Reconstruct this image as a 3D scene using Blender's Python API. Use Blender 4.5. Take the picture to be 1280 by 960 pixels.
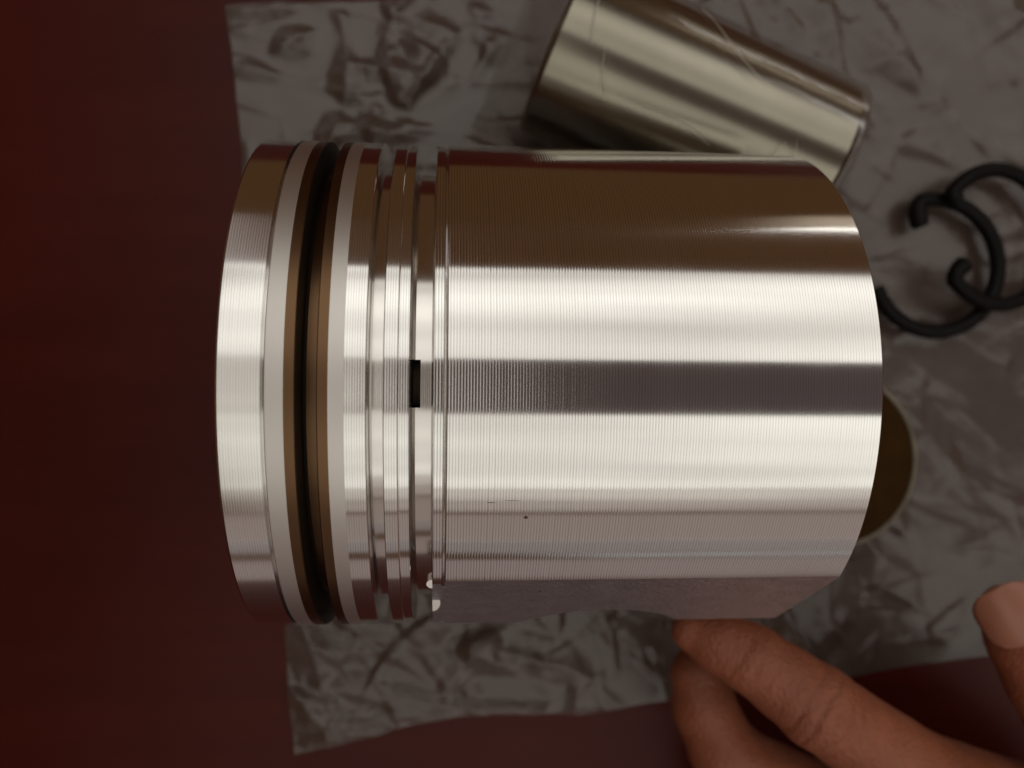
import bpy, bmesh, math, random
import numpy as np
from mathutils import Vector, Matrix, noise

MM = 0.001
S = bpy.context.scene
for o in list(bpy.data.objects):
    bpy.data.objects.remove(o)
COL = S.collection

# ------------------------------------------------------------------ camera
TILT = math.radians(5.05)
cam = bpy.data.cameras.new('camera')
cam.sensor_width = 36.0
cam.lens = 961 / 1280 * 36.0
cam.clip_start = 0.005
cam.clip_end = 20
cam.dof.use_dof = True
cam.dof.focus_distance = 0.128
cam.dof.aperture_fstop = 11.0
co = bpy.data.objects.new('camera', cam)
co.location = (0, 0, 0.221)
co.rotation_euler = (0, -TILT, 0)
COL.objects.link(co)
S.camera = co

# ------------------------------------------------------------------ world, lamps, exposure
W = bpy.data.worlds.new('World')
S.world = W
W.use_nodes = True
bg = W.node_tree.nodes['Background']
bg.inputs[0].default_value = (0.062, 0.029, 0.012, 1)
bg.inputs[1].default_value = 1.0

def area_lamp(name, center, u_axis, v_axis, size_u, size_v, radiance, color=(1, 1, 1), uneven=0.0):
    """rectangular lamp; u_axis x v_axis is the side it shines to"""
    l = bpy.data.lights.new(name, 'AREA')
    l.shape = 'RECTANGLE'
    l.size = size_u
    l.size_y = size_v
    l.energy = radiance * size_u * size_v * math.pi
    l.color = color
    if uneven:
        # a lit ceiling is never even: soft patches across the lamp's own face
        l.use_nodes = True
        t = l.node_tree; em = t.nodes['Emission']
        g = t.nodes.new('ShaderNodeNewGeometry'); mp = t.nodes.new('ShaderNodeMapping')
        mp.inputs['Scale'].default_value = (1.6, 4.5, 4.5)
        nz = t.nodes.new('ShaderNodeTexNoise'); nz.inputs['Scale'].default_value = 1.0; nz.inputs['Detail'].default_value = 2.0
        mr = t.nodes.new('ShaderNodeMapRange')
        for k, v in ((1, 0.3), (2, 0.7), (3, 1.0-uneven), (4, 1.0+uneven*0.5)): mr.inputs[k].default_value = v
        t.links.new(g.outputs['Position'], mp.inputs['Vector']); t.links.new(mp.outputs[0], nz.inputs['Vector'])
        t.links.new(nz.outputs[0], mr.inputs[0]); t.links.new(mr.outputs[0], em.inputs['Strength'])
    o = bpy.data.objects.new(name, l)
    u = Vector(u_axis).normalized(); v = Vector(v_axis).normalized()
    n = u.cross(v)                       # local +Z is opposite to the shining side
    m = Matrix((u, v, n)).transposed().to_4x4()
    m.translation = Vector(center)
    o.matrix_world = m
    COL.objects.link(o)
    return o

def ceiling_lamp(name, x0, x1, y0, y1, z, radiance, color=(1, 1, 1), uneven=0.42):
    return area_lamp(name, ((x0+x1)/2, (y0+y1)/2, z), (1, 0, 0), (0, 1, 0), x1-x0, y1-y0, radiance, color, uneven)

ceiling_lamp('ceiling_lamp_far', -0.27, 0.95, 0.100, 0.66, 0.60, 1.06, (1.0, 0.985, 0.925))
ceiling_lamp('ceiling_lamp_near', -0.27, 0.95, -0.54, -0.118, 0.60, 1.0, (1.0, 0.99, 0.92))
ceiling_lamp('ceiling_lamp_middle', -0.27, -0.045, -0.116, 0.098, 0.60, 0.78, (1.0, 0.975, 0.90))
ceiling_lamp('phone_gap_fill', -0.043, 0.95, -0.116, 0.098, 0.60, 0.034, (0.08, 0.55, 1.0))  # added faint blue fill, greys the brown world inside the dark phone band
ceiling_lamp('ceiling_lamp_near_soft', -0.27, 0.95, -0.66, -0.545, 0.60, 0.52, (1.0, 0.95, 0.88))
ceiling_lamp('ceiling_lamp_near_dim', -0.27, 0.95, -0.81, -0.665, 0.60, 0.30, (1.0, 0.93, 0.88))
# added glowing panels, no real lamps: near side (pale clothes and wall), far side left (grey wall)
def near_panel(name, z0, z1, radiance, color, x0=-0.45, x1=1.05):
    area_lamp(name, ((x0+x1)/2, -0.82, (z0+z1)/2), (1, 0, 0), (0, 0, 1), x1-x0, z1-z0, radiance, color)
near_panel('side_fill_near', 0.345, 0.58, 0.20, (1.0, 0.91, 0.88))
near_panel('side_fill_edge', 0.336, 0.343, 0.42, (1.0, 0.95, 0.90))  # thin strip added for the bright streak reflected in the skirt
near_panel('side_fill_low', 0.235, 0.334, 0.17, (0.97, 0.95, 1.0))
near_panel('side_fill_blue', 0.190, 0.225, 0.30, (0.88, 0.95, 1.0), 0.1, 1.05)  # bluish strip added for the cool reflected streaks
near_panel('side_fill_mauve', -0.01, 0.175, 0.17, (1.0, 0.90, 0.92))
area_lamp('side_fill_far', (-0.62, 0.80, 0.485), (-1, 0, 0), (0, 0, 1), 0.76, 0.47, 0.30, (1.0, 0.93, 0.92))
area_lamp('tube_lamp', (0.72, 0.78, 0.262), (-1, 0, 0), (0, 0, 1), 0.60, 0.008, 7.5, (1.0, 0.97, 0.90))
area_lamp('warm_side_lamp', (0.70, 0.80, 0.200), (-1, 0, 0), (0, 0, 1), 0.56, 0.10, 0.42, (1.0, 0.86, 0.66))

S.render.engine = 'CYCLES'
S.view_settings.view_transform = 'Standard'
S.view_settings.look = 'None'
S.view_settings.gamma = 1
S.view_settings.use_curve_mapping = False
S.view_settings.exposure = 0.0

# ------------------------------------------------------------------ helpers
def mesh_obj(name, verts, faces, mat=None, parent=None, smooth=True, sharp=None):
    me = bpy.data.meshes.new(name)
    me.from_pydata([tuple(v) for v in verts], [], faces)
    me.update()
    if smooth:
        me.polygons.foreach_set('use_smooth', [True]*len(me.polygons))
        if sharp:
            me.set_sharp_from_angle(angle=math.radians(sharp))
    o = bpy.data.objects.new(name, me)
    if mat: me.materials.append(mat)
    COL.objects.link(o)
    if parent: o.parent = parent
    return o

def empty(name, loc, label, cat, group=None):
    o = bpy.data.objects.new(name, None)
    o.location = loc
    o.empty_display_size = 0.01
    COL.objects.link(o)
    tag(o, label, cat, group)
    return o

def tag(o, label, cat, group=None):
    o['label'] = label; o['category'] = cat
    if group: o['group'] = group

class N:
    """tiny node helper"""
    def __init__(s, name):
        s.m = bpy.data.materials.new(name); s.m.use_nodes = True
        s.t = s.m.node_tree; s.t.nodes.clear()
        s.out = s.t.nodes.new('ShaderNodeOutputMaterial')
    def n(s, typ, ins=None, **kw):
        nd = s.t.nodes.new(typ)
        for k, v in kw.items(): setattr(nd, k, v)
        for k, v in (ins or {}).items():
            sock = nd.inputs[k]
            if isinstance(v, bpy.types.NodeSocket): s.t.links.new(v, sock)
            else: sock.default_value = v
        return nd
    def math(s, op, a, b=0.0, c=0.0, clamp=False):
        nd = s.n('ShaderNodeMath', {0: a, 1: b, 2: c}, operation=op); nd.use_clamp = clamp
        return nd.outputs[0]
    def vec(s, op, a, b=(0, 0, 0), scale=None):
        nd = s.n('ShaderNodeVectorMath', {0: a, 1: b}, operation=op)
        if scale is not None:
            if isinstance(scale, bpy.types.NodeSocket): s.t.links.new(scale, nd.inputs['Scale'])
            else: nd.inputs['Scale'].default_value = scale
        return nd.outputs[0]
    def ramp(s, fac, stops):
        nd = s.n('ShaderNodeValToRGB', {0: fac})
        e = nd.color_ramp.elements
        while len(e) < len(stops): e.new(0.5)
        for i, (p, c) in enumerate(stops):
            e[i].position = p; e[i].color = (*c, 1) if len(c) == 3 else c
        return nd.outputs[0]
    def noise(s, vec, scale, detail=3, rough=0.5):
        return s.n('ShaderNodeTexNoise', {'Vector': vec, 'Scale': scale, 'Detail': detail, 'Roughness': rough})
    def surf(s, sh): s.t.links.new(sh, s.out.inputs['Surface'])

AXIS = Vector((math.cos(math.radians(-0.55)), math.sin(math.radians(-0.55)), 0))

def turned_metal(name, color, rough, aniso, pitch, k, knoise=0.5, fade=None, rough_var=0.06, valley=0.0):
    """metal turned on a lathe: normals rock along the axis with the feed marks"""
    b = N(name)
    tc = b.n('ShaderNodeTexCoord').outputs['Object']
    geo = b.n('ShaderNodeNewGeometry')
    x = b.n('ShaderNodeSeparateXYZ', {0: tc}).outputs[0]
    ph = b.math('MULTIPLY', x, 2*math.pi/pitch)
    # feed marks wander a little
    s1 = b.math('SINE', ph)
    s2 = b.math('SINE', b.math('MULTIPLY', ph, 2.0))
    # narrow tool marks: mostly level, a short steep flank either side of each mark
    wv = b.math('ADD', b.math('MULTIPLY', b.math('POWER', s1, 3.0), 1.25), b.math('MULTIPLY', s2, 0.25))
    amp = b.n('ShaderNodeTexNoise', {'W': b.math('MULTIPLY', x, 0.9/pitch), 'Scale': 1.0, 'Detail': 2.0}, noise_dimensions='1D').outputs[0]
    amp = b.math('ADD', b.math('MULTIPLY', amp, 1.2), 0.4)
    fine = b.n('ShaderNodeTexNoise', {'W': b.math('MULTIPLY', x, 9000.0), 'Scale': 1.0, 'Detail': 2.0}, noise_dimensions='1D').outputs[0]
    fine = b.math('MULTIPLY', b.math('SUBTRACT', fine, 0.5), knoise)
    tilt = b.math('MULTIPLY', b.math('ADD', b.math('MULTIPLY', wv, amp), fine), k)
    if fade:
        mr = b.n('ShaderNodeMapRange', {0: x, 1: fade[0], 2: fade[1], 3: 1.0, 4: fade[2]}, interpolation_type='SMOOTHSTEP').outputs[0]
        tilt = b.math('MULTIPLY', tilt, mr)
    nrm = b.vec('ADD', geo.outputs['Normal'], b.vec('SCALE', tuple(AXIS), scale=tilt))
    nrm = b.vec('NORMALIZE', nrm)
    big = b.noise(tc, 60, 4).outputs[0]
    # long soft streaks of handling haze around the part
    r = b.math('ADD', rough - rough_var*0.5, b.math('MULTIPLY', big, rough_var))
    mixc = b.n('ShaderNodeMix', {0: b.math('MULTIPLY', big, 0.5), 6: (*color, 1), 7: (color[0]*0.9, color[1]*0.88, color[2]*0.84, 1)}, data_type='RGBA')
    bc = mixc.outputs[2]
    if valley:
        # groove shade painted into the colour of each tool mark, uneven in patches
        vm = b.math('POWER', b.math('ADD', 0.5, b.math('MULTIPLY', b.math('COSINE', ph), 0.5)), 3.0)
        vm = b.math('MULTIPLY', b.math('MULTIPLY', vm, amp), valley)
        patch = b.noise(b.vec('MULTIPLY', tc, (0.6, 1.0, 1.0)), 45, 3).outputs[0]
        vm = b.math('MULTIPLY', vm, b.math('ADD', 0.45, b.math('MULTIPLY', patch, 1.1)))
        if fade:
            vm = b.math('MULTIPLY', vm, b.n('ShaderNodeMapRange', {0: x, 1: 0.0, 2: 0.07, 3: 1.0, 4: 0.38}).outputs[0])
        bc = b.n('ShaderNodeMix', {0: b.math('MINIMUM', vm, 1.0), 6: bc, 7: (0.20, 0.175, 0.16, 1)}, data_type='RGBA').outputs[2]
    p = b.n('ShaderNodeBsdfPrincipled', {'Base Color': bc, 'Metallic': 1.0, 'Roughness': r,
            'Anisotropic': aniso, 'Tangent': b.n('ShaderNodeCombineXYZ', {0: AXIS.x, 1: AXIS.y, 2: 0.0}).outputs[0], 'Normal': nrm})
    b.surf(p.outputs[0])
    return b.m

def cast_metal(name, color, rough, bump_scale, bump_d, metallic=1.0, spec=0.5):
    b = N(name)
    tc = b.n('ShaderNodeTexCoord').outputs['Object']
    nz = b.noise(tc, bump_scale, 5, 0.6)
    bp = b.n('ShaderNodeBump', {'Height': nz.outputs[0], 'Distance': bump_d, 'Strength': 1.0})
    c = b.ramp(b.noise(tc, bump_scale*0.25, 4).outputs[0], [(0.3, tuple(v*0.82 for v in color)), (0.7, color)])
    p = b.n('ShaderNodeBsdfPrincipled', {'Base Color': c, 'Metallic': metallic, 'Roughness': rough, 'Specular IOR Level': spec, 'Normal': bp.outputs[0]})
    b.surf(p.outputs[0])
    return b.m

ALU = (0.905, 0.90, 0.89)
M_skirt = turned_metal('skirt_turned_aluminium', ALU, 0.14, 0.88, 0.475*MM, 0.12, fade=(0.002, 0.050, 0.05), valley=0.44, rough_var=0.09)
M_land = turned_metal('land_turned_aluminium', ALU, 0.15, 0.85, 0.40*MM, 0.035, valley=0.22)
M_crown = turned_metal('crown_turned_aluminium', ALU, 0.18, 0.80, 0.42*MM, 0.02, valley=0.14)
M_matte = turned_metal('matte_aluminium', (0.80, 0.78, 0.75), 0.46, 0.3, 0.25*MM, 0.03)
M_groove = turned_metal('groove_aluminium', (0.84, 0.82, 0.79), 0.16, 0.7, 0.30*MM, 0.02)
M_iron = turned_metal('iron_insert', (0.185, 0.108, 0.058), 0.34, 0.4, 0.25*MM, 0.03)
M_irondark = turned_metal('iron_groove_wall', (0.10, 0.075, 0.055), 0.5, 0.2, 0.25*MM, 0.02)  # iron coloured darker to paint in the shade of the recess
M_cast = cast_metal('cast_aluminium', (0.74, 0.75, 0.79), 0.40, 900, 0.00040)
M_inner = cast_metal('inner_cast_aluminium', (0.55, 0.52, 0.50), 0.5, 500, 0.0002)
M_pin = turned_metal('ground_steel', (0.40, 0.38, 0.31), 0.22, 0.3, 0.12*MM, 0.006)
M_clip = cast_metal('blackened_spring_steel', (0.004, 0.003, 0.0025), 0.5, 700, 0.00008, 0.0, 0.16)

# ------------------------------------------------------------------ table
def table_material():
    b = N('polished_red_wood')
    tc = b.n('ShaderNodeTexCoord').outputs['Object']
    st = b.vec('MULTIPLY', tc, (6.0, 60.0, 6.0))
    g = b.noise(st, 1.5, 5, 0.6).outputs[0]
    blot = b.noise(tc, 7, 3).outputs[0]
    c = b.ramp(b.math('ADD', b.math('MULTIPLY', g, 0.35), b.math('MULTIPLY', blot, 0.65)),
               [(0.3, (0.042, 0.0038, 0.0019)), (0.7, (0.086, 0.0100, 0.0052))])
    # scattered pale crumbs / chips
    vo = b.n('ShaderNodeTexVoronoi', {'Vector': tc, 'Scale': 26.0, 'Randomness': 1.0})
    rnd = b.n('ShaderNodeSeparateColor', {0: vo.outputs['Color']}).outputs[0]
    keep = b.math('GREATER_THAN', rnd, 0.55)
    wob = b.math('MULTIPLY', b.noise(tc, 900, 2).outputs[0], 0.06)
    dot = b.math('LESS_THAN', b.math('ADD', vo.outputs['Distance'], wob), 0.066)
    c2 = b.n('ShaderNodeMix', {0: b.math('MULTIPLY', b.math('MULTIPLY', keep, dot), 0.8), 6: c, 7: (0.30, 0.10, 0.03, 1)}, data_type='RGBA').outputs[2]
    r = b.math('ADD', 0.27, b.math('MULTIPLY', b.noise(tc, 30, 4).outputs[0], 0.2))
    p = b.n('ShaderNodeBsdfPrincipled', {'Base Color': c2, 'Roughness': r, 'Specular IOR Level': 0.17})
    b.surf(p.outputs[0])
    return b.m
tx0, tx1, ty0, ty1 = -0.55, 0.60, -0.62, 0.20
tb = mesh_obj('table_top', [(tx0, ty0, -0.03), (tx1, ty0, -0.03), (tx1, ty1, -0.03), (tx0, ty1, -0.03),
                            (tx0, ty0, 0), (tx1, ty0, 0), (tx1, ty1, 0), (tx0, ty1, 0)],
              [(0, 3, 2, 1), (4, 5, 6, 7), (0, 1, 5, 4), (1, 2, 6, 5), (2, 3, 7, 6), (3, 0, 4, 7)], table_material(), smooth=False)
tb['kind'] = 'structure'

# ------------------------------------------------------------------ plastic bag under everything
def film_material(name, clear, haze, rough, haze_mix, bump, crinkle=0.0):
    b = N(name)
    tc = b.n('ShaderNodeTexCoord').outputs['Object']
    nz = b.noise(tc, 260, 4, 0.6)
    bp = b.n('ShaderNodeBump', {'Height': nz.outputs[0], 'Distance': bump, 'Strength': 0.5})
    lo, hi = haze_mix
    f = b.math('ADD', lo, b.math('MULTIPLY', b.noise(tc, 38, 4, 0.6).outputs[0], hi-lo), clamp=True)
    if crinkle:
        # film pressed and folded: flat patches of different haze with stress-whitened crease lines between them
        bend = b.vec('SUBTRACT', b.noise(tc, 55, 2).outputs[1], (0.5, 0.5, 0.5))
        P = b.vec('ADD', tc, b.vec('SCALE', bend, scale=0.012))
        for sc, st, rot, w_line, w_cell, thin in ((34.0, (1.0, 0.38, 1.0), 0.5, 0.55, 0.22, 0.05), (46.0, (1.0, 0.33, 1.0), 1.9, 0.55, 0.20, 0.06), (75.0, (1.0, 0.4, 1.0), 2.7, 0.45, 0.16, 0.08), (130.0, (1.0, 0.5, 1.0), 1.2, 0.28, 0.12, 0.10)):
            q = b.n('ShaderNodeMapping', {'Vector': P, 'Rotation': (0, 0, rot)}).outputs[0]
            q = b.vec('MULTIPLY', q, st)
            e = b.n('ShaderNodeTexVoronoi', {'Vector': q, 'Scale': sc, 'Randomness': 1.0}, feature='DISTANCE_TO_EDGE').outputs['Distance']
            cell = b.n('ShaderNodeTexVoronoi', {'Vector': q, 'Scale': sc, 'Randomness': 1.0})
            cv = b.n('ShaderNodeSeparateColor', {0: cell.outputs['Color']}).outputs[0]
            line = b.math('SUBTRACT', 1.0, b.math('DIVIDE', e, thin), clamp=True)
            gate = b.noise(q, sc*0.35, 2).outputs[0]
            line = b.math('MULTIPLY', line, b.math('MULTIPLY', b.math('SUBTRACT', gate, 0.42, clamp=True), 5.0, clamp=True))
            f = b.math('ADD', f, b.math('MULTIPLY', line, w_line*crinkle))
            f = b.math('ADD', f, b.math('MULTIPLY', b.math('SUBTRACT', cv, 0.5), w_cell*crinkle))
        f = b.math('MINIMUM', b.math('MAXIMUM', f, 0.06), 1.0)
    df = b.n('ShaderNodeBsdfDiffuse', {'Color': (*haze, 1), 'Normal': bp.outputs[0]})
    tr = b.n('ShaderNodeBsdfTransparent', {'Color': (0.97, 0.96, 0.95, 1)})
    gl = b.n('ShaderNodeBsdfGlossy', {'Color': (1, 1, 1, 1), 'Roughness': rough, 'Normal': bp.outputs[0]})
    m1 = b.n('ShaderNodeMixShader', {0: f, 1: tr.outputs[0], 2: df.outputs[0]})
    fr = b.n('ShaderNodeFresnel', {'IOR': 1.5, 'Normal': bp.outputs[0]}).outputs[0]
    m2 = b.n('ShaderNodeMixShader', {0: b.math('MULTIPLY', fr, clear, clamp=True), 1: m1.outputs[0], 2: gl.outputs[0]})
    b.surf(m2.outputs[0])
    return b.m
M_bag = film_material('hazy_plastic_film', 1.45, (0.128, 0.092, 0.073), 0.29, (0.38, 0.72), 0.00005)
M_film = film_material('clear_plastic_film', 0.20, (0.13, 0.11, 0.075), 0.14, (0.0, 0.22), 0.00003)

def _h(i, j, s):
    return ((math.sin(i*127.1 + j*311.7 + s*74.7)*43758.5453) % 1.0)

def facet(x, y, s):
    """crumpled-film noise: random heights on a bent triangle grid, joined by flat facets with sharp creases"""
    k = (x+y)*0.3660254; i = math.floor(x+k); j = math.floor(y+k)
    t = (i+j)*0.2113249
    X = x-i+t; Y = y-j+t
    a, b2 = (1, 0) if X > Y else (0, 1)
    # barycentric weights in the skewed cell
    fx = x+k-i; fy = y+k-j
    if a: w0, w1, w2 = 1-fx, fx-fy, fy
    else: w0, w1, w2 = 1-fy, fy-fx, fx
    return w0*_h(i, j, s) + w1*_h(i+a, j+b2, s) + w2*_h(i+1, j+1, s)

def crease(x, y, seed, scale):
    """crumpled sheet, about 0..1"""
    v = 0.0
    wx = 2.5*noise.noise(Vector((x*0.022, y*0.022, seed))); wy = 2.5*noise.noise(Vector((x*0.022, y*0.022, seed+9)))
    for ang, sc, am in ((0.4, 1.0, 0.50), (1.55, 1.6, 0.32), (2.5, 2.6, 0.18)):
        c, s = math.cos(ang), math.sin(ang)
        X = x+wx; Y = y+wy
        v += am*facet((X*c - Y*s)*scale*sc, (X*s + Y*c)*scale*sc*0.62, seed+ang)
    return v

def folds(X, Y):
    """hundreds of single straight folds: each a crooked ridge or valley with one short and one long flank"""
    r = random.Random(8)
    Z = np.zeros_like(X)
    for k in range(900):
        px = r.uniform(-62, 190); py = r.uniform(-106, 128)
        th = r.gauss(r.choice((0.3, 1.25, 2.2)), 0.35)
        ln = r.uniform(8, 16) if r.random() < 0.5 else r.uniform(16, 34)
        w1 = r.uniform(2.0, 6.0); w2 = r.uniform(4.0, 13.0)
        if r.random() < 0.5: w1, w2 = w2, w1
        small = k >= 380
        if small: w1 *= 0.38; w2 *= 0.42; ln *= 0.75
        am = (0.8 if small else 1.0)*r.choice((-0.7, 1.0, 1.0))*r.uniform(0.14, 0.30)*math.sqrt(w1*w2)*(0.75 if px > 110 else 1.0)
        if px > 90: am *= 0.65
        dx = X-px; dy = Y-py
        u = dx*math.cos(th) + dy*math.sin(th); v = dy*math.cos(th) - dx*math.sin(th)
        u = u - r.uniform(-0.012, 0.012)*v*v
        t = np.clip(1 - np.abs(v)/ln, 0, 1)
        wide = 0.35 + 0.65*t
        h = np.clip(1 - np.where(u < 0, -u/(w1*wide), u/(w2*wide)), 0, 1)
        Z += am*h*np.minimum(1, t*1.6)
    return Z

def bag_surface(X, Y):
    base = np.array([crease(x, y, 3.7, 0.045) for x, y in zip(X, Y)])
    Z = -0.6 + 2.2*base + 0.8*folds(X, Y)
    Z = np.where(Z < 0.5, 0.5*np.exp((Z-0.5)/1.0), Z)             # nothing sinks into the table
    lim = (50 - np.sqrt(np.maximum(2500 - Y*Y, 0)))*0.9 + 2.7
    under = (X > -37) & (X < 74) & (np.abs(Y) < 26)
    return np.where(under, np.minimum(Z, lim), Z)

def build_bag():
    TL = Vector((-60, 104.5)); BL = Vector((-41.5, -103.5)); TR = Vector((215, 138)); BR = Vector((215, -77))
    nx, ny = 460, 380
    vs = []; fs = []
    for j in range(ny+1):
        t = j/ny
        for i in range(nx+1):
            s = i/nx
            p = (BL*(1-s) + BR*s)*(1-t) + (TL*(1-s) + TR*s)*t
            # wavy rim
            e = 1.8*noise.noise(Vector((p.x*0.03, 5.1, t*2)))
            if t < 0.15: p.y += (1 - t/0.15)*(3.0*noise.noise(Vector((p.x*0.022, 1.7, 0))) + 2.6*math.exp(-((p.x-5)/30)**2))
            if t > 0.85: p.y += (t-0.85)/0.15*2.2*noise.noise(Vector((p.x*0.03, 4.7, 0)))
            if s < 0.10: p.x += (1 - s/0.10)*1.6*noise.noise(Vector((p.y*0.035, 9.7, 0)))
            vs.append((p.x, p.y))
    for j in range(ny):
        for i in range(nx):
            a = j*(nx+1)+i
            fs.append((a, a+1, a+nx+2, a+nx+1))
    A = np.array(vs); Z = bag_surface(A[:, 0], A[:, 1])
    vs = np.column_stack((A, Z))*MM
    o = mesh_obj('plastic_bag', vs.tolist(), fs, M_bag)
    tag(o, 'large crumpled hazy plastic bag spread flat on the red table under the piston', 'plastic bag')
    return o
build_bag()

# ------------------------------------------------------------------ piston
R = 50.0
SEG = 288
pist = empty('engine_piston', (0, 0, 0.053), 'shiny machined aluminium engine piston lying on its side on plastic bag', 'piston')
pist.rotation_euler = (0, 0, math.radians(-0.55))

def lathe(name, prof, mat, parent, sharp=8, seg=SEG):
    vs = []; fs = []
    n = len(prof)
    for i in range(seg):
        a = 2*math.pi*i/seg
        for x, r in prof:
            vs.append((x*MM, r*math.sin(a)*MM, r*math.cos(a)*MM))
    for i in range(seg):
        j = (i+1) % seg
        for k in range(n-1):
            if prof[k][1] == 0 and prof[k+1][1] == 0: continue
            fs.append((i*n+k, i*n+k+1, j*n+k+1, j*n+k))
    o = mesh_obj(name, vs, fs, mat, parent, sharp=sharp)
    bm = bmesh.new(); bm.from_mesh(o.data)
    bmesh.ops.remove_doubles(bm, verts=bm.verts, dist=1e-7)
    bmesh.ops.recalc_face_normals(bm, faces=bm.faces)
    # make sure normals point away from the axis for strips
    bm.to_mesh(o.data); bm.free()
    s = 0.0
    for f in o.data.polygons:
        c = f.center; s += f.normal.y*c.y + f.normal.z*c.z
    if s < 0: o.data.flip_normals()
    o.data.set_sharp_from_angle(angle=math.radians(sharp))
    return o

RL = 49.6
# crown: end face with a combustion bowl, top land
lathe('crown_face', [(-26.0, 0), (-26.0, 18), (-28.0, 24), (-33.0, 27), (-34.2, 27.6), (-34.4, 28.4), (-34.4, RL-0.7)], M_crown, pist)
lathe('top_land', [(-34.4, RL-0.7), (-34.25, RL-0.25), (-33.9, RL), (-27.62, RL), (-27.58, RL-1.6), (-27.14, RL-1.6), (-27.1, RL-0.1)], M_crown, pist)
lathe('matte_band', [(-27.1, RL-0.1), (-26.95, RL), (-24.2, RL)], M_matte, pist)
lathe('ring_carrier', [(-24.2, RL), (-22.65, RL), (-22.5, RL-0.15)], M_iron, pist)
g1 = lathe('ring_groove', [(-22.5, RL-0.15), (-22.45, 44.2), (-22.3, 43.4), (-21.9, 43.1), (-19.6, 43.1), (-19.35, 43.4), (-19.3, RL-0.15)], M_irondark, pist)
g1['label'] = 'iron top ring groove with shade painted into its walls'
lathe('groove_floor', [(-21.9, 43.16), (-19.6, 43.16)], M_iron, g1)
lathe('ring_carrier', [(-19.3, RL-0.15), (-19.15, RL), (-17.6, RL)], M_iron, pist)
lathe('matte_band', [(-17.6, RL), (-15.2, RL)], M_matte, pist)
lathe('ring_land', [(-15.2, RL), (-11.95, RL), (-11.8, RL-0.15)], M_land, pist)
lathe('ring_groove', [(-11.8, RL-0.15), (-11.75, 45.2), (-11.4, 44.8), (-9.6, 44.8), (-9.35, 45.1), (-9.3, RL-0.15)], M_groove, pist)
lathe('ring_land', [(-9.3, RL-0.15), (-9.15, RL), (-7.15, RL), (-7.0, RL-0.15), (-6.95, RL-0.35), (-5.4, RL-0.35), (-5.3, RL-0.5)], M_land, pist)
g3 = lathe('ring_groove', [(-5.3, RL-0.5), (-5.25, 45.0), (-5.05, 44.4), (-4.6, 44.1), (-3.75, 44.1), (-2.0, 44.1), (-1.75, 44.35), (-1.7, RL-0.15)], M_groove, pist)

def reflection_slot():  # dark slot added for the phone's black reflection in the groove floor
    half = math.radians(4.4)
    bm = bmesh.new(); bm.from_mesh(g3.data)
    kill = [f for f in bm.faces if -5.1*MM < f.calc_center_median().x < -3.75*MM and f.calc_center_median().z > 0
            and abs(math.atan2(f.calc_center_median().y, f.calc_center_median().z)) < half and abs(f.normal.x) < 0.9]
    bmesh.ops.delete(bm, geom=kill, context='FACES'); bm.to_mesh(g3.data); bm.free()
    vs = []; n = 8
    x0, x1 = -5.05, -3.75
    for k in range(n+1):
        a = -half + 2*half*k/n
        for x, r in ((x0, 44.4), (x0, 40.0), (x1, 40.0), (x1, 44.1)):
            vs.append((x*MM, r*math.sin(a)*MM, r*math.cos(a)*MM))
    fs = [(k*4+j, k*4+j+1, k*4+j+5, k*4+j+4) for k in range(n) for j in range(3)] + [(0, 1, 2, 3), (n*4+3, n*4+2, n*4+1, n*4)]
    mesh_obj('reflection_slot', vs, fs, M_irondark, g3, sharp=20)
reflection_slot()

def polar_flat(r, a):
    """skirt section: a flat is milled off between 42 and 78 degrees on the near (-Y) side"""
    nrm = math.radians(-60)
    d = R*math.cos(math.radians(18))
    c = math.cos(a - nrm)
    if c > 0.05 and r > 46:
        return min(r, d/c - (R - r)*0.0 if d/c < R else r)
    return r

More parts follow.
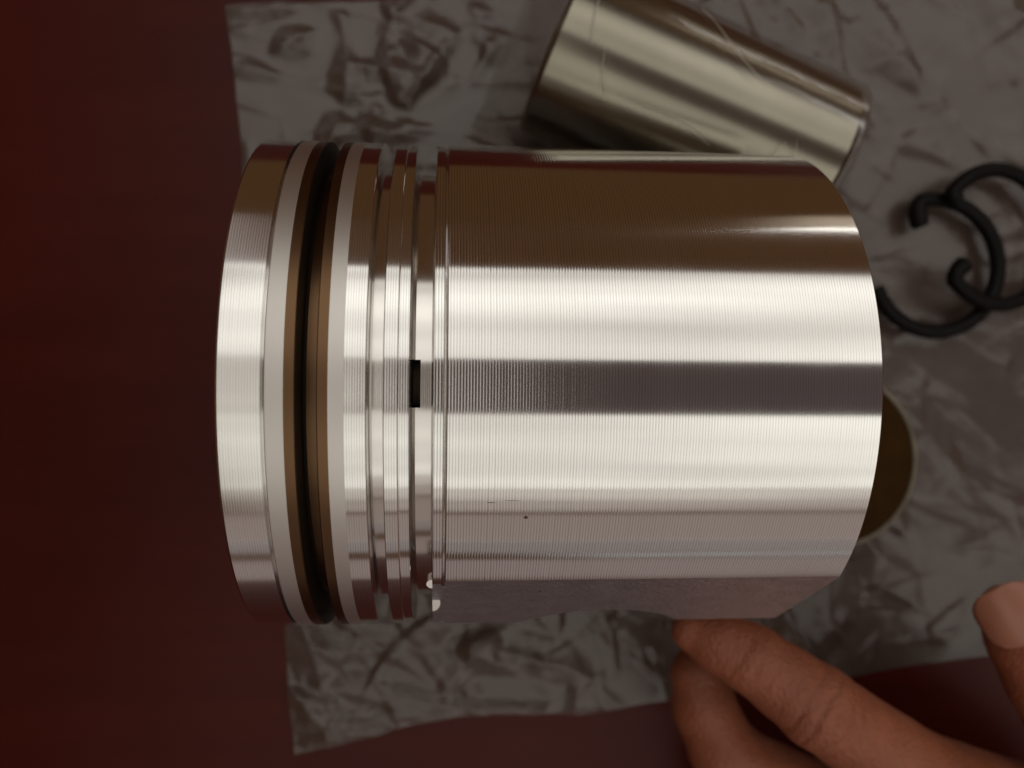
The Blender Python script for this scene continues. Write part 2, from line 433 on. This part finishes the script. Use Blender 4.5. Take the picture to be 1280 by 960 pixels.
def build_skirt():
    prof = [(-1.7, 44.2), (-1.7, 49.45), (-1.55, RL), (-0.15, RL), (0.0, RL-0.25), (0.12, RL-0.35), (0.3, RL-0.3), (0.42, R-0.12), (0.6, R),
            (70.3, R), (70.45, R-0.08), (70.5, R-0.25), (70.5, 45.5), (70.2, 45.1), (2.0, 43.5), (2.0, 0.0)]
    # angles: include the flat's two edges exactly
    angs = sorted(set([round(360*i/SEG - 180, 6) for i in range(SEG)] + [-42.0, -78.0]))
    n = len(prof); vs = []; fs = []
    for ad in angs:
        a = math.radians(ad)
        for x, r in prof:
            rr = polar_flat(r, a) if r > 46 else r
            vs.append((x*MM, rr*math.sin(a)*MM, rr*math.cos(a)*MM))
    na = len(angs)
    for i in range(na):
        j = (i+1) % na
        for k in range(n):
            kk = (k+1) % n
            fs.append((i*n+k, i*n+kk, j*n+kk, j*n+k))
    bm = bmesh.new()
    bv = [bm.verts.new(v) for v in vs]
    for f in fs:
        try: bm.faces.new([bv[q] for q in f])
        except ValueError: pass
    bmesh.ops.remove_doubles(bm, verts=bm.verts, dist=1e-7)
    bmesh.ops.dissolve_degenerate(bm, edges=bm.edges, dist=1e-8)
    # fix front wall: prof closes from (2,0) to (-1.7,44.2) as a shallow cone, inside the body
    bmesh.ops.recalc_face_normals(bm, faces=bm.faces)
    me = bpy.data.meshes.new('skirt'); bm.to_mesh(me); bm.free()
    o = bpy.data.objects.new('skirt', me); COL.objects.link(o)
    # wrist pin bore through the near side
    cm = bpy.data.meshes.new('bore'); b2 = bmesh.new()
    bmesh.ops.create_cone(b2, cap_ends=True, segments=96, radius1=20*MM, radius2=20*MM, depth=40*MM,
                          matrix=Matrix.Translation((32.5*MM, -50*MM, -1.5*MM)) @ Matrix.Rotation(math.pi/2, 4, 'X'))
    b2.to_mesh(cm); b2.free()
    cut = bpy.data.objects.new('bore', cm); COL.objects.link(cut)
    md = o.modifiers.new('b', 'BOOLEAN'); md.object = cut; md.operation = 'DIFFERENCE'; md.solver = 'EXACT'
    dg = bpy.context.evaluated_depsgraph_get()
    em = bpy.data.meshes.new_from_object(o.evaluated_get(dg))
    bpy.data.objects.remove(o); bpy.data.objects.remove(cut)
    # split the milled flat, the turned skin and the inside into parts
    nf = Vector((0, math.sin(math.radians(-60)), math.cos(math.radians(-60))))
    sets = {'skirt': [], 'boss_flat': [], 'inner_wall': []}
    for f in em.polygons:
        c = f.center; r = math.hypot(c.y, c.z)/MM
        if f.normal.dot(nf) > 0.995 and r > 46 and abs(c.dot(nf)/MM - R*math.cos(math.radians(18))) < 0.6: sets['boss_flat'].append(f)
        elif r > 45.6 and f.normal.dot(Vector((0, c.y, c.z)).normalized()) > -0.5 and not (math.hypot(c.x/MM-32.5, c.z/MM+1.5) < 20.5 and c.y < -0.03): sets['skirt'].append(f)
        else: sets['inner_wall'].append(f)
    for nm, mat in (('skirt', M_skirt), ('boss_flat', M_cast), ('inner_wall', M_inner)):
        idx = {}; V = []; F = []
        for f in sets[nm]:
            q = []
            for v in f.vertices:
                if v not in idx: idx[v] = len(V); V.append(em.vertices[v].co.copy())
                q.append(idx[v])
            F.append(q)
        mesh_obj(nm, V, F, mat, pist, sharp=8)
    bpy.data.meshes.remove(em)
build_skirt()

def nib(name, x0, x1, y, z, dy, mat):
    # small facet added and tilted to catch a bright glint beside the milled flat
    vs = []; fs = []; n = 10
    for k in range(n+1):
        a = math.pi*k/n - math.pi/2
        w = 1.0
        vs.append(((x0 + (x1-x0)*math.cos(a)*w)*MM, (y + dy*math.sin(a))*MM, (z + 0.30*dy*math.sin(a))*MM))
    for k in range(n+1):
        q = vs[k]; vs.append((q[0]*0.98, q[1]*0.985, q[2]-3.2*MM))
    fs.append(tuple(range(n+1)))
    for k in range(n): fs.append((k, k+n+1, k+n+2, k+1))
    o = mesh_obj(name, vs, fs, mat, pist, smooth=False)
    return o
nib('glint_facet', -1.72, -0.3, -40.2, 26.4, 1.6, M_groove)
nib('glint_facet', -1.68, -2.7, -34.4, 35.2, 0.8, M_groove)

def scuff(x, phi, dx, dphi, mat):
    vs = []; n = 9
    for k in range(n):
        a = 2*math.pi*k/n
        xx = x + dx*math.cos(a)*(1+0.25*math.sin(3*a)); ph = math.radians(phi + dphi*math.sin(a) + 0.5*dphi*math.cos(a)*(dx/2))
        vs.append((xx*MM, -(R+0.012)*math.sin(ph)*MM, (R+0.012)*math.cos(ph)*MM))
    mesh_obj('scuff_mark', vs, [tuple(range(n))[::-1]], mat, pist, smooth=False)
M_scuff = cast_metal('scuffed_metal', (0.16, 0.11, 0.08), 0.6, 900, 0.0001)
for sc in ((7.6, 22.0, 0.7, 0.07), (11.0, 21.6, 1.3, 0.035), (13.3, 25.2, 0.35, 0.35), (17.0, 46, 0.25, 0.2), (20.5, -31.0, 0.25, 0.25), (21.8, -31.0, 0.2, 0.2)):
    scuff(*sc, M_scuff)

# ------------------------------------------------------------------ wrist pin and its wrapping
def frame_from(axis, up=Vector((0, 0, 1))):
    a = axis.normalized(); b = up.cross(a).normalized(); c = a.cross(b)
    return a, b, c

PL = Vector((27.5, 86.6, 24.0)); PR = Vector((98.0, 57.0, 24.0)); PRAD = 22.0
def build_pin():
    root = empty('wrist_pin', ((PL.x+PR.x)/2*MM, (PL.y+PR.y)/2*MM, 2*MM), 'thick hollow polished steel wrist pin wrapped in clear film behind the piston', 'wrist pin')
    root.rotation_euler = (0, 0, math.atan2(PR.y-PL.y, PR.x-PL.x))
    L = (PR-PL).length/2
    def rev(name, prof, mat, par):
        o = lathe(name, prof, mat, par, sharp=8, seg=160)
        for v in o.data.vertices: v.co.z += PRAD*MM
        return o
    rev('tube', [(-L, PRAD-1.6), (-L+0.4, PRAD-0.9), (-L+1.4, PRAD), (L-1.4, PRAD), (L-0.4, PRAD-0.9), (L, PRAD-1.6), (L, 13), (L-0.6, 12.2)], M_pin, root)
    i = rev('bore_wall', [(-L, PRAD-1.6), (-L, 13), (-L+0.6, 12.2), (L-0.6, 12.2)], M_pin, root)
    i.data.flip_normals()
build_pin()

def tube_mesh(name, pts, rads, mat, parent=None, seg=14):
    vs = []; fs = []
    n = len(pts)
    prev = None
    for i, p in enumerate(pts):
        t = (pts[min(i+1, n-1)] - pts[max(i-1, 0)]).normalized()
        if prev is None:
            u = t.orthogonal().normalized()
        else:
            u = (prev - t*prev.dot(t)).normalized()
        prev = u
        w = t.cross(u)
        for k in range(seg):
            a = 2*math.pi*k/seg
            vs.append((p + (u*math.cos(a) + w*math.sin(a))*rads[i])*MM)
    for i in range(n-1):
        for k in range(seg):
            k2 = (k+1) % seg
            fs.append((i*seg+k, i*seg+k2, (i+1)*seg+k2, (i+1)*seg+k))
    fs.append(tuple(range(seg))[::-1]); fs.append(tuple((n-1)*seg+k for k in range(seg)))
    return mesh_obj(name, vs, fs, mat, parent, sharp=60)

def build_pin_film():
    A = Vector((PL.x, PL.y, 0)); B = Vector((PR.x, PR.y, 0))
    d, side, up = frame_from(B-A)
    L = (B-A).length
    n_s, n_t = 170, 120
    vs = []; fs = []
    half = 40.0
    ext = 13.0
    for i in range(n_s+1):
        s = -ext + (L+2*ext)*i/n_s
        # how much the film stands up over the pin at this station
        if s < 0: k = max(0.0, 1 + s/ext)
        elif s > L: k = max(0.0, 1 - (s-L)/ext)
        else: k = 1.0
        k = k**0.6
        for j in range(n_t+1):
            q = -1 + 2*j/n_t
            # section: over the tube, then leaning down to the table
            a = q*1.0
            if abs(a) < 0.72:
                th = a/0.72*math.radians(112)
                y = (PRAD+1.0)*math.sin(th); z = PRAD + 2 + (PRAD+1.0)*math.cos(th)
            else:
                th = math.copysign(math.radians(112), a)
                y0 = (PRAD+1.0)*math.sin(th); z0 = PRAD + 2 + (PRAD+1.0)*math.cos(th)
                u = (abs(a)-0.72)/0.28
                y = y0 + math.copysign(u*9.0, a); z = z0*(1-u)**1.4 + 3.2*u
            c = crease(s, y*1.2 + z*0.8, 11.3, 0.042)
            z = 3.4 + (z-3.4)*k
            off = 0.9*c
            rad = Vector((0, math.sin(th), math.cos(th)))
            p = A + d*s + side*(y*(1-0.25*(1-k))) + Vector((0, 0, z))
            p += (side*rad.y + Vector((0, 0, 1))*max(rad.z, 0.2))*off*0.9
            p.z = max(p.z, 1.0 + 2.5*c)
            vs.append(p*MM)
    for i in range(n_s):
        for j in range(n_t):
            a = i*(n_t+1)+j
            fs.append((a, a+1, a+n_t+2, a+n_t+1))
    o = mesh_obj('pin_wrapper', vs, fs, M_film)
    fm = N('film_fold')
    tc = fm.n('ShaderNodeTexCoord').outputs['Object']
    g = fm.ramp(fm.noise(tc, 300, 3).outputs[0], [(0.3, (0.55, 0.52, 0.44)), (0.7, (0.75, 0.72, 0.62))])
    mx = fm.n('ShaderNodeMixShader', {0: 0.4, 1: fm.n('ShaderNodeBsdfTransparent').outputs[0],
              2: fm.n('ShaderNodeBsdfPrincipled', {'Base Color': g, 'Roughness': 0.3}).outputs[0]})
    fm.surf(mx.outputs[0])
    for s0, th0, s1, th1 in ((12, 12, 17, 40), (60, 18, 58, 52), (62, 16, 72, 50), (30, -40, 48, -8), (20, 30, 44, 36), (5, -30, 9, 15)):
        pts = []
        for i in range(9):
            u = i/8; s = s0 + (s1-s0)*u; th = math.radians(th0 + (th1-th0)*u + 2.5*math.sin(u*5+s0))
            rr = PRAD + 2.0
            pts.append(A + d*s - side*(rr*math.sin(th)) + Vector((0, 0, PRAD + 2 + rr*math.cos(th))))
        tube_mesh('film_fold', pts, [0.03+0.13*math.sin(math.pi*(0.08+0.84*i/8)) for i in range(9)], fm.m, o, seg=8)
    tag(o, 'clear creased plastic wrapper pulled tight around the steel wrist pin', 'plastic wrapper')
build_pin_film()

# ------------------------------------------------------------------ snap rings
def snap_ring(center, rad, a0, a1, zfun, wire, label, hook0, hook1):
    root = empty('snap_ring', (center[0]*MM, center[1]*MM, 0.0025), label, 'snap ring', 'black snap rings lying right of the piston')
    c = Vector((0, 0, 0))
    def at(a, r):
        x = r*math.cos(a); y = r*math.sin(a)
        return Vector((x, y, zfun(center[0]+x, center[1]+y) - 2.5))
    n = 90
    arc = [at(math.radians(a0 + (a1-a0)*i/n), rad) for i in range(n+1)]
    tube_mesh('ring_wire', arc, [wire]*len(arc), M_clip, root)
    for a, hk, sgn in ((a0, hook0, -1), (a1, hook1, 1)):
        if not hk: continue
        pts = []
        dirn = math.copysign(1, a1-a0)*sgn
        for i in range(13):
            u = i/12
            ang = math.radians(a) + dirn*(hk*0.55/rad)*math.sin(u*math.pi/2)*0.9
            r = rad - hk*(1-math.cos(u*math.pi/2))
            pts.append(at(ang, r))
        rr = [wire*(1 + 0.22*(i/12)) for i in range(13)]
        rr[-1] *= 0.75
        tube_mesh('hooked_end', pts, rr, M_clip, root)

snap_ring((144.7, 35.0), 19.6, 101, -160, lambda x, y: 5.6, 2.2, 'black wire snap ring closest to the piston skirt, its hooked end pointing inward', 7.5, 0)
snap_ring((162.4, 43.2), 19.8, 140, -136, lambda x, y: 9.9 - max(0, (x-150))*0.13, 2.2, 'black wire snap ring overlapping the other ring, farther from the piston', 3.0, 6.0)

# ------------------------------------------------------------------ round brown cap past the skirt end
def build_cap():
    root = empty('round_cap', (112.6*MM, -21.8*MM, 0.0), 'dark brown round cap with a thin pale rim peeking out past the skirt end', 'cap')
    b = N('brown_cap'); tc = b.n('ShaderNodeTexCoord').outputs['Object']
    c = b.ramp(b.noise(tc, 120, 4).outputs[0], [(0.3, (0.034, 0.015, 0.0035)), (0.7, (0.050, 0.023, 0.006))])
    b.surf(b.n('ShaderNodeBsdfPrincipled', {'Base Color': c, 'Roughness': 0.75, 'Specular IOR Level': 0.05}).outputs[0])
    r = N('pale_rim'); tc = r.n('ShaderNodeTexCoord').outputs['Object']
    c = r.ramp(r.noise(tc, 200, 3).outputs[0], [(0.3, (0.16, 0.13, 0.09)), (0.7, (0.26, 0.22, 0.16))])
    r.surf(r.n('ShaderNodeBsdfPrincipled', {'Base Color': c, 'Roughness': 0.5}).outputs[0])
    def spin(name, prof, mat):
        vs = []; fs = []; n = len(prof); seg = 96
        for i in range(seg):
            a = 2*math.pi*i/seg
            for rr, z in prof: vs.append((rr*math.cos(a)*MM, rr*1.04*math.sin(a)*MM, z*MM))
        for i in range(seg):
            j = (i+1) % seg
            for k in range(n-1): fs.append((i*n+k, j*n+k, j*n+k+1, i*n+k+1))
        mesh_obj(name, vs, fs, mat, root, sharp=30)
    spin('disc', [(0.01, 8.0), (20, 8.1), (23.4, 8.3)], b.m)
    spin('rim', [(23.4, 8.3), (23.6, 8.8), (24.1, 8.9), (24.5, 8.5), (24.6, 4.0), (24.6, 0.3)], r.m)
build_cap()

# ------------------------------------------------------------------ hand
def skin_material():
    b = N('skin')
    tc = b.n('ShaderNodeTexCoord').outputs['Object']
    n1 = b.noise(tc, 70, 4, 0.6).outputs[0]
    c = b.ramp(n1, [(0.3, (0.250, 0.073, 0.033)), (0.7, (0.37, 0.120, 0.062))])
    n2 = b.noise(tc, 900, 4, 0.65)
    vo = b.n('ShaderNodeTexVoronoi', {'Vector': tc, 'Scale': 1100.0}).outputs['Distance']
    hgt = b.math('ADD', n2.outputs[0], b.math('MULTIPLY', vo, 0.7))
    bp = b.n('ShaderNodeBump', {'Height': hgt, 'Distance': 0.00035, 'Strength': 0.9})
    p = b.n('ShaderNodeBsdfPrincipled', {'Base Color': c, 'Roughness': 0.44, 'Specular IOR Level': 0.45, 'Normal': bp.outputs[0],
            'Subsurface Weight': 0.12, 'Subsurface Radius': (0.004, 0.0015, 0.0008), 'Subsurface Scale': 1.0})
    b.surf(p.outputs[0])
    return b.m

def build_hand():
    root = empty('human_hand', (150*MM, -118*MM, 0.0), 'bare hand reaching in beside the skirt, index finger steadying the piston', 'hand')
    h = 0.8                                             # grid step, mm
    lo = np.array((48.0, -166.0, 2.0)); dims = (190, 150, 82)
    gx, gy, gz = [lo[k] + h*np.arange(dims[k]) for k in range(3)]
    field = np.full(dims, 60.0)
    def cone(acc, p0, r0, p1, r1):
        """signed distance to a round tapered bone, on the part of the grid near it"""
        m = max(r0, r1) + 9
        mn = np.minimum(p0, p1) - m; mx = np.maximum(p0, p1) + m
        i0 = np.clip(((mn-lo)/h).astype(int), 0, dims); i1 = np.clip(((mx-lo)/h).astype(int)+1, 0, dims)
        if (i1 <= i0).any(): return
        sl = tuple(slice(i0[k], i1[k]) for k in range(3))
        X, Y, Z = np.meshgrid(gx[sl[0]], gy[sl[1]], gz[sl[2]], indexing='ij')
        d = p1-p0; L2 = d.dot(d)
        t = np.clip(((X-p0[0])*d[0] + (Y-p0[1])*d[1] + (Z-p0[2])*d[2])/L2, 0, 1)
        dist = np.sqrt((X-p0[0]-t*d[0])**2 + (Y-p0[1]-t*d[1])**2 + (Z-p0[2]-t*d[2])**2) - (r0+(r1-r0)*t)
        smin(acc, sl, dist, 1.2)
    def smin(acc, sl, dist, k):
        f = acc[sl]; w = np.clip(0.5 + 0.5*(f-dist)/k, 0, 1)
        acc[sl] = f*(1-w) + dist*w - k*w*(1-w)
    def chain(pts, k=1.0):
        acc = np.full(dims, 60.0)
        for p, q in zip(pts, pts[1:]): cone(acc, np.array(p[:3], float), p[3], np.array(q[:3], float), q[3])
        smin(field, (slice(None),)*3, acc, k)
    index = [(58.5, -58.5, 43, 5.2), (64, -60.5, 44.5, 6.9), (72, -64.5, 46.5, 8.0), (80, -70, 48.5, 8.7), (86, -74.5, 49.5, 9.6),
             (93, -79.5, 49, 9.4), (106, -89, 47.5, 10.4), (120, -99, 46, 12.5), (150, -118, 40, 18), (195, -146, 36, 24)]
    middle = [(70, -70, 25, 6.0), (66, -75.5, 26, 7.2), (66.5, -83, 28, 8.2), (71, -93, 30, 8.8), (78, -99, 31, 9.4), (95, -107, 31, 9.8), (118, -116, 32, 12), (150, -128, 34, 17), (195, -155, 34, 24)]
    ring_f = [(84, -108, 16, 7), (80, -118, 18, 8), (88, -128, 20, 9), (112, -132, 24, 11), (150, -138, 30, 16)]
    thumb = [(133.4, -54.2, 50, 6.7), (137, -59.5, 51, 9.3), (143, -69.5, 52, 10.3), (149, -81, 52, 10.2), (160, -97, 49, 12), (175, -118, 44, 16), (195, -140, 38, 22)]
    for ch in (index, middle, ring_f, thumb): chain(ch)
    chain([(122, -101, 45, 11), (152, -112, 42, 14), (172, -116, 44, 15)], 6.0)      # web between thumb and index
    field[-1] = 5; field[:, 0] = 5; field[:, :, 0] = 5
    # surface nets: one vertex per mixed cell, one quad per crossed edge
    inside = field < 0
    cs = [inside[i:dims[0]-1+i, j:dims[1]-1+j, k:dims[2]-1+k] for i in (0, 1) for j in (0, 1) for k in (0, 1)]
    cnt = sum(c.astype(np.int8) for c in cs)
    cells = np.argwhere((cnt > 0) & (cnt < 8))
    ids = -np.ones([d-1 for d in dims], int); ids[tuple(cells.T)] = np.arange(len(cells))
    acc = np.zeros((len(cells), 3)); wt = np.zeros(len(cells))
    corners = [(i, j, k) for i in (0, 1) for j in (0, 1) for k in (0, 1)]
    for ca in corners:
        for ax in range(3):
            if ca[ax]: continue
            cb = list(ca); cb[ax] = 1
            fa = field[tuple((cells+np.array(ca)).T)]; fb = field[tuple((cells+np.array(cb)).T)]
            m = (fa < 0) != (fb < 0)
            t = np.where(m, fa/np.where(m, fa-fb, 1), 0)
            pt = np.repeat(np.array(ca, float)[None], len(cells), 0); pt[:, ax] += t
            acc += pt*m[:, None]; wt += m
    pos = lo + h*(cells + acc/wt[:, None])
    quads = []
    for ax in range(3):
        u, v = (ax+1) % 3, (ax+2) % 3
        A = inside; sh = [slice(None)]*3; sh2 = [slice(None)]*3
        sh[ax] = slice(0, -1); sh2[ax] = slice(1, None)
        e = np.argwhere(A[tuple(sh)] != A[tuple(sh2)])
        e = e[(e[:, u] > 0) & (e[:, v] > 0) & (e[:, u] < dims[u]-1) & (e[:, v] < dims[v]-1)]
        du = np.zeros(3, int); du[u] = 1; dv = np.zeros(3, int); dv[v] = 1
        q = np.stack([ids[tuple((e-du-dv).T)], ids[tuple((e-dv).T)], ids[tuple(e.T)], ids[tuple((e-du).T)]], 1)
        flip = ~A[tuple(e.T)]
        q[flip] = q[flip][:, ::-1]
        quads.append(q)
    quads = np.concatenate(quads)
    ed = np.concatenate([quads[:, [0, 1]], quads[:, [1, 2]], quads[:, [2, 3]], quads[:, [3, 0]]])
    for it in range(6):
        sm = np.zeros_like(pos); ct = np.zeros(len(pos))
        np.add.at(sm, ed[:, 0], pos[ed[:, 1]]); np.add.at(sm, ed[:, 1], pos[ed[:, 0]])
        np.add.at(ct, ed[:, 0], 1); np.add.at(ct, ed[:, 1], 1)
        pos = 0.45*pos + 0.55*sm/ct[:, None]
    em = bpy.data.meshes.new('hand')
    em.from_pydata((pos*MM).tolist(), [], quads.tolist()); em.update()
    # knuckle creases and gentle unevenness
    knuck = [(Vector((86, -74.5, 58)), Vector((0.82, -0.57, 0)), 9.0, 0.85), (Vector((70, -63.5, 54)), Vector((0.85, -0.5, 0)), 5.5, 0.55),
             (Vector((146, -77, 62)), Vector((0.6, -0.8, 0)), 8.0, 0.5)]
    em.update()
    nors = [v.normal.copy() for v in em.vertices]; newco = []
    for v in em.vertices:
        p = v.co/MM
        d = 0.35*noise.noise(p*0.09) + 0.12*noise.noise(p*0.3)
        for c, ax, rad, amp in knuck:
            q = p-c; l = q.length
            if l < rad*1.5:
                s = q.dot(ax); w = max(0, 1-(l/(rad*1.5))**2)
                cross = Vector((-ax.y, ax.x, 0)).dot(q)
                bend = s + 0.06*cross*cross*(0.5 if s > 0 else -0.5) + 0.9*noise.noise(p*0.28)
                d -= amp*w*max(0, math.cos(bend*2*math.pi/3.6))**5
                d += 0.35*w
        newco.extend(v.co + nors[v.index]*d*MM)
    em.vertices.foreach_set('co', newco); em.update()
    m = skin_material(); em.materials.clear(); em.materials.append(m)
    em.polygons.foreach_set('use_smooth', [True]*len(em.polygons))
    ho = bpy.data.objects.new('hand', em); COL.objects.link(ho); ho.parent = root
    ho.matrix_parent_inverse = Matrix.Translation(-root.location)
    # thumb nail: a curved plate let into the top of the thumb tip
    nb = N('fingernail'); tc = nb.n('ShaderNodeTexCoord').outputs['Object']
    c = nb.ramp(nb.noise(tc, 150, 3).outputs[0], [(0.3, (0.34, 0.135, 0.082)), (0.7, (0.42, 0.18, 0.115))])
    nb.surf(nb.n('ShaderNodeBsdfPrincipled', {'Base Color': c, 'Roughness': 0.34, 'Subsurface Weight': 0.1, 'Subsurface Radius': (0.003, 0.001, 0.001), 'Subsurface Scale': 1.0}).outputs[0])
    tip = Vector((133.0, -53.5, 50)); back = Vector((143, -69.5, 52))
    a, b, cc = frame_from(tip-back)
    up = (cc*0.95 + b*0.38).normalized(); sd = up.cross(a)
    vs = []; fs = []; nu, nv = 16, 16
    for i in range(nu+1):
        for j in range(nv+1):
            u = i/nu; w = -1 + 2*j/nv
            ln = 14.5*u
            # outline: rounded cuticle at u = 0, rounded free edge at u = 1
            wid = 8.2*min(1.0, math.sqrt(max(0, 1-(1-min(u*2.6, 1))**2)) + 0.05)*(1 if u < 0.62 else math.sqrt(max(0, 1-((u-0.62)/0.385)**2)))
            th = w*wid/8.6
            rad = 8.75 + 0.9*(1-u) - 1.1*max(0, u-0.55)**1.5*3
            ctr = back + (tip-back)*0.74 + a*(ln)
            ctr = Vector((ctr.x, ctr.y, ctr.z))
            vs.append((ctr + up*(rad*math.cos(th)) + sd*(rad*math.sin(th)))*MM)
    for i in range(nu):
        for j in range(nv):
            k = i*(nv+1)+j; fs.append((k, k+nv+1, k+nv+2, k+1))
    no = mesh_obj('fingernail', vs, fs, nb.m)
    no.parent = ho
    no.matrix_parent_inverse = Matrix.Identity(4)
    md = no.modifiers.new('t', 'SOLIDIFY'); md.thickness = 0.0007; md.offset = -1
build_hand()
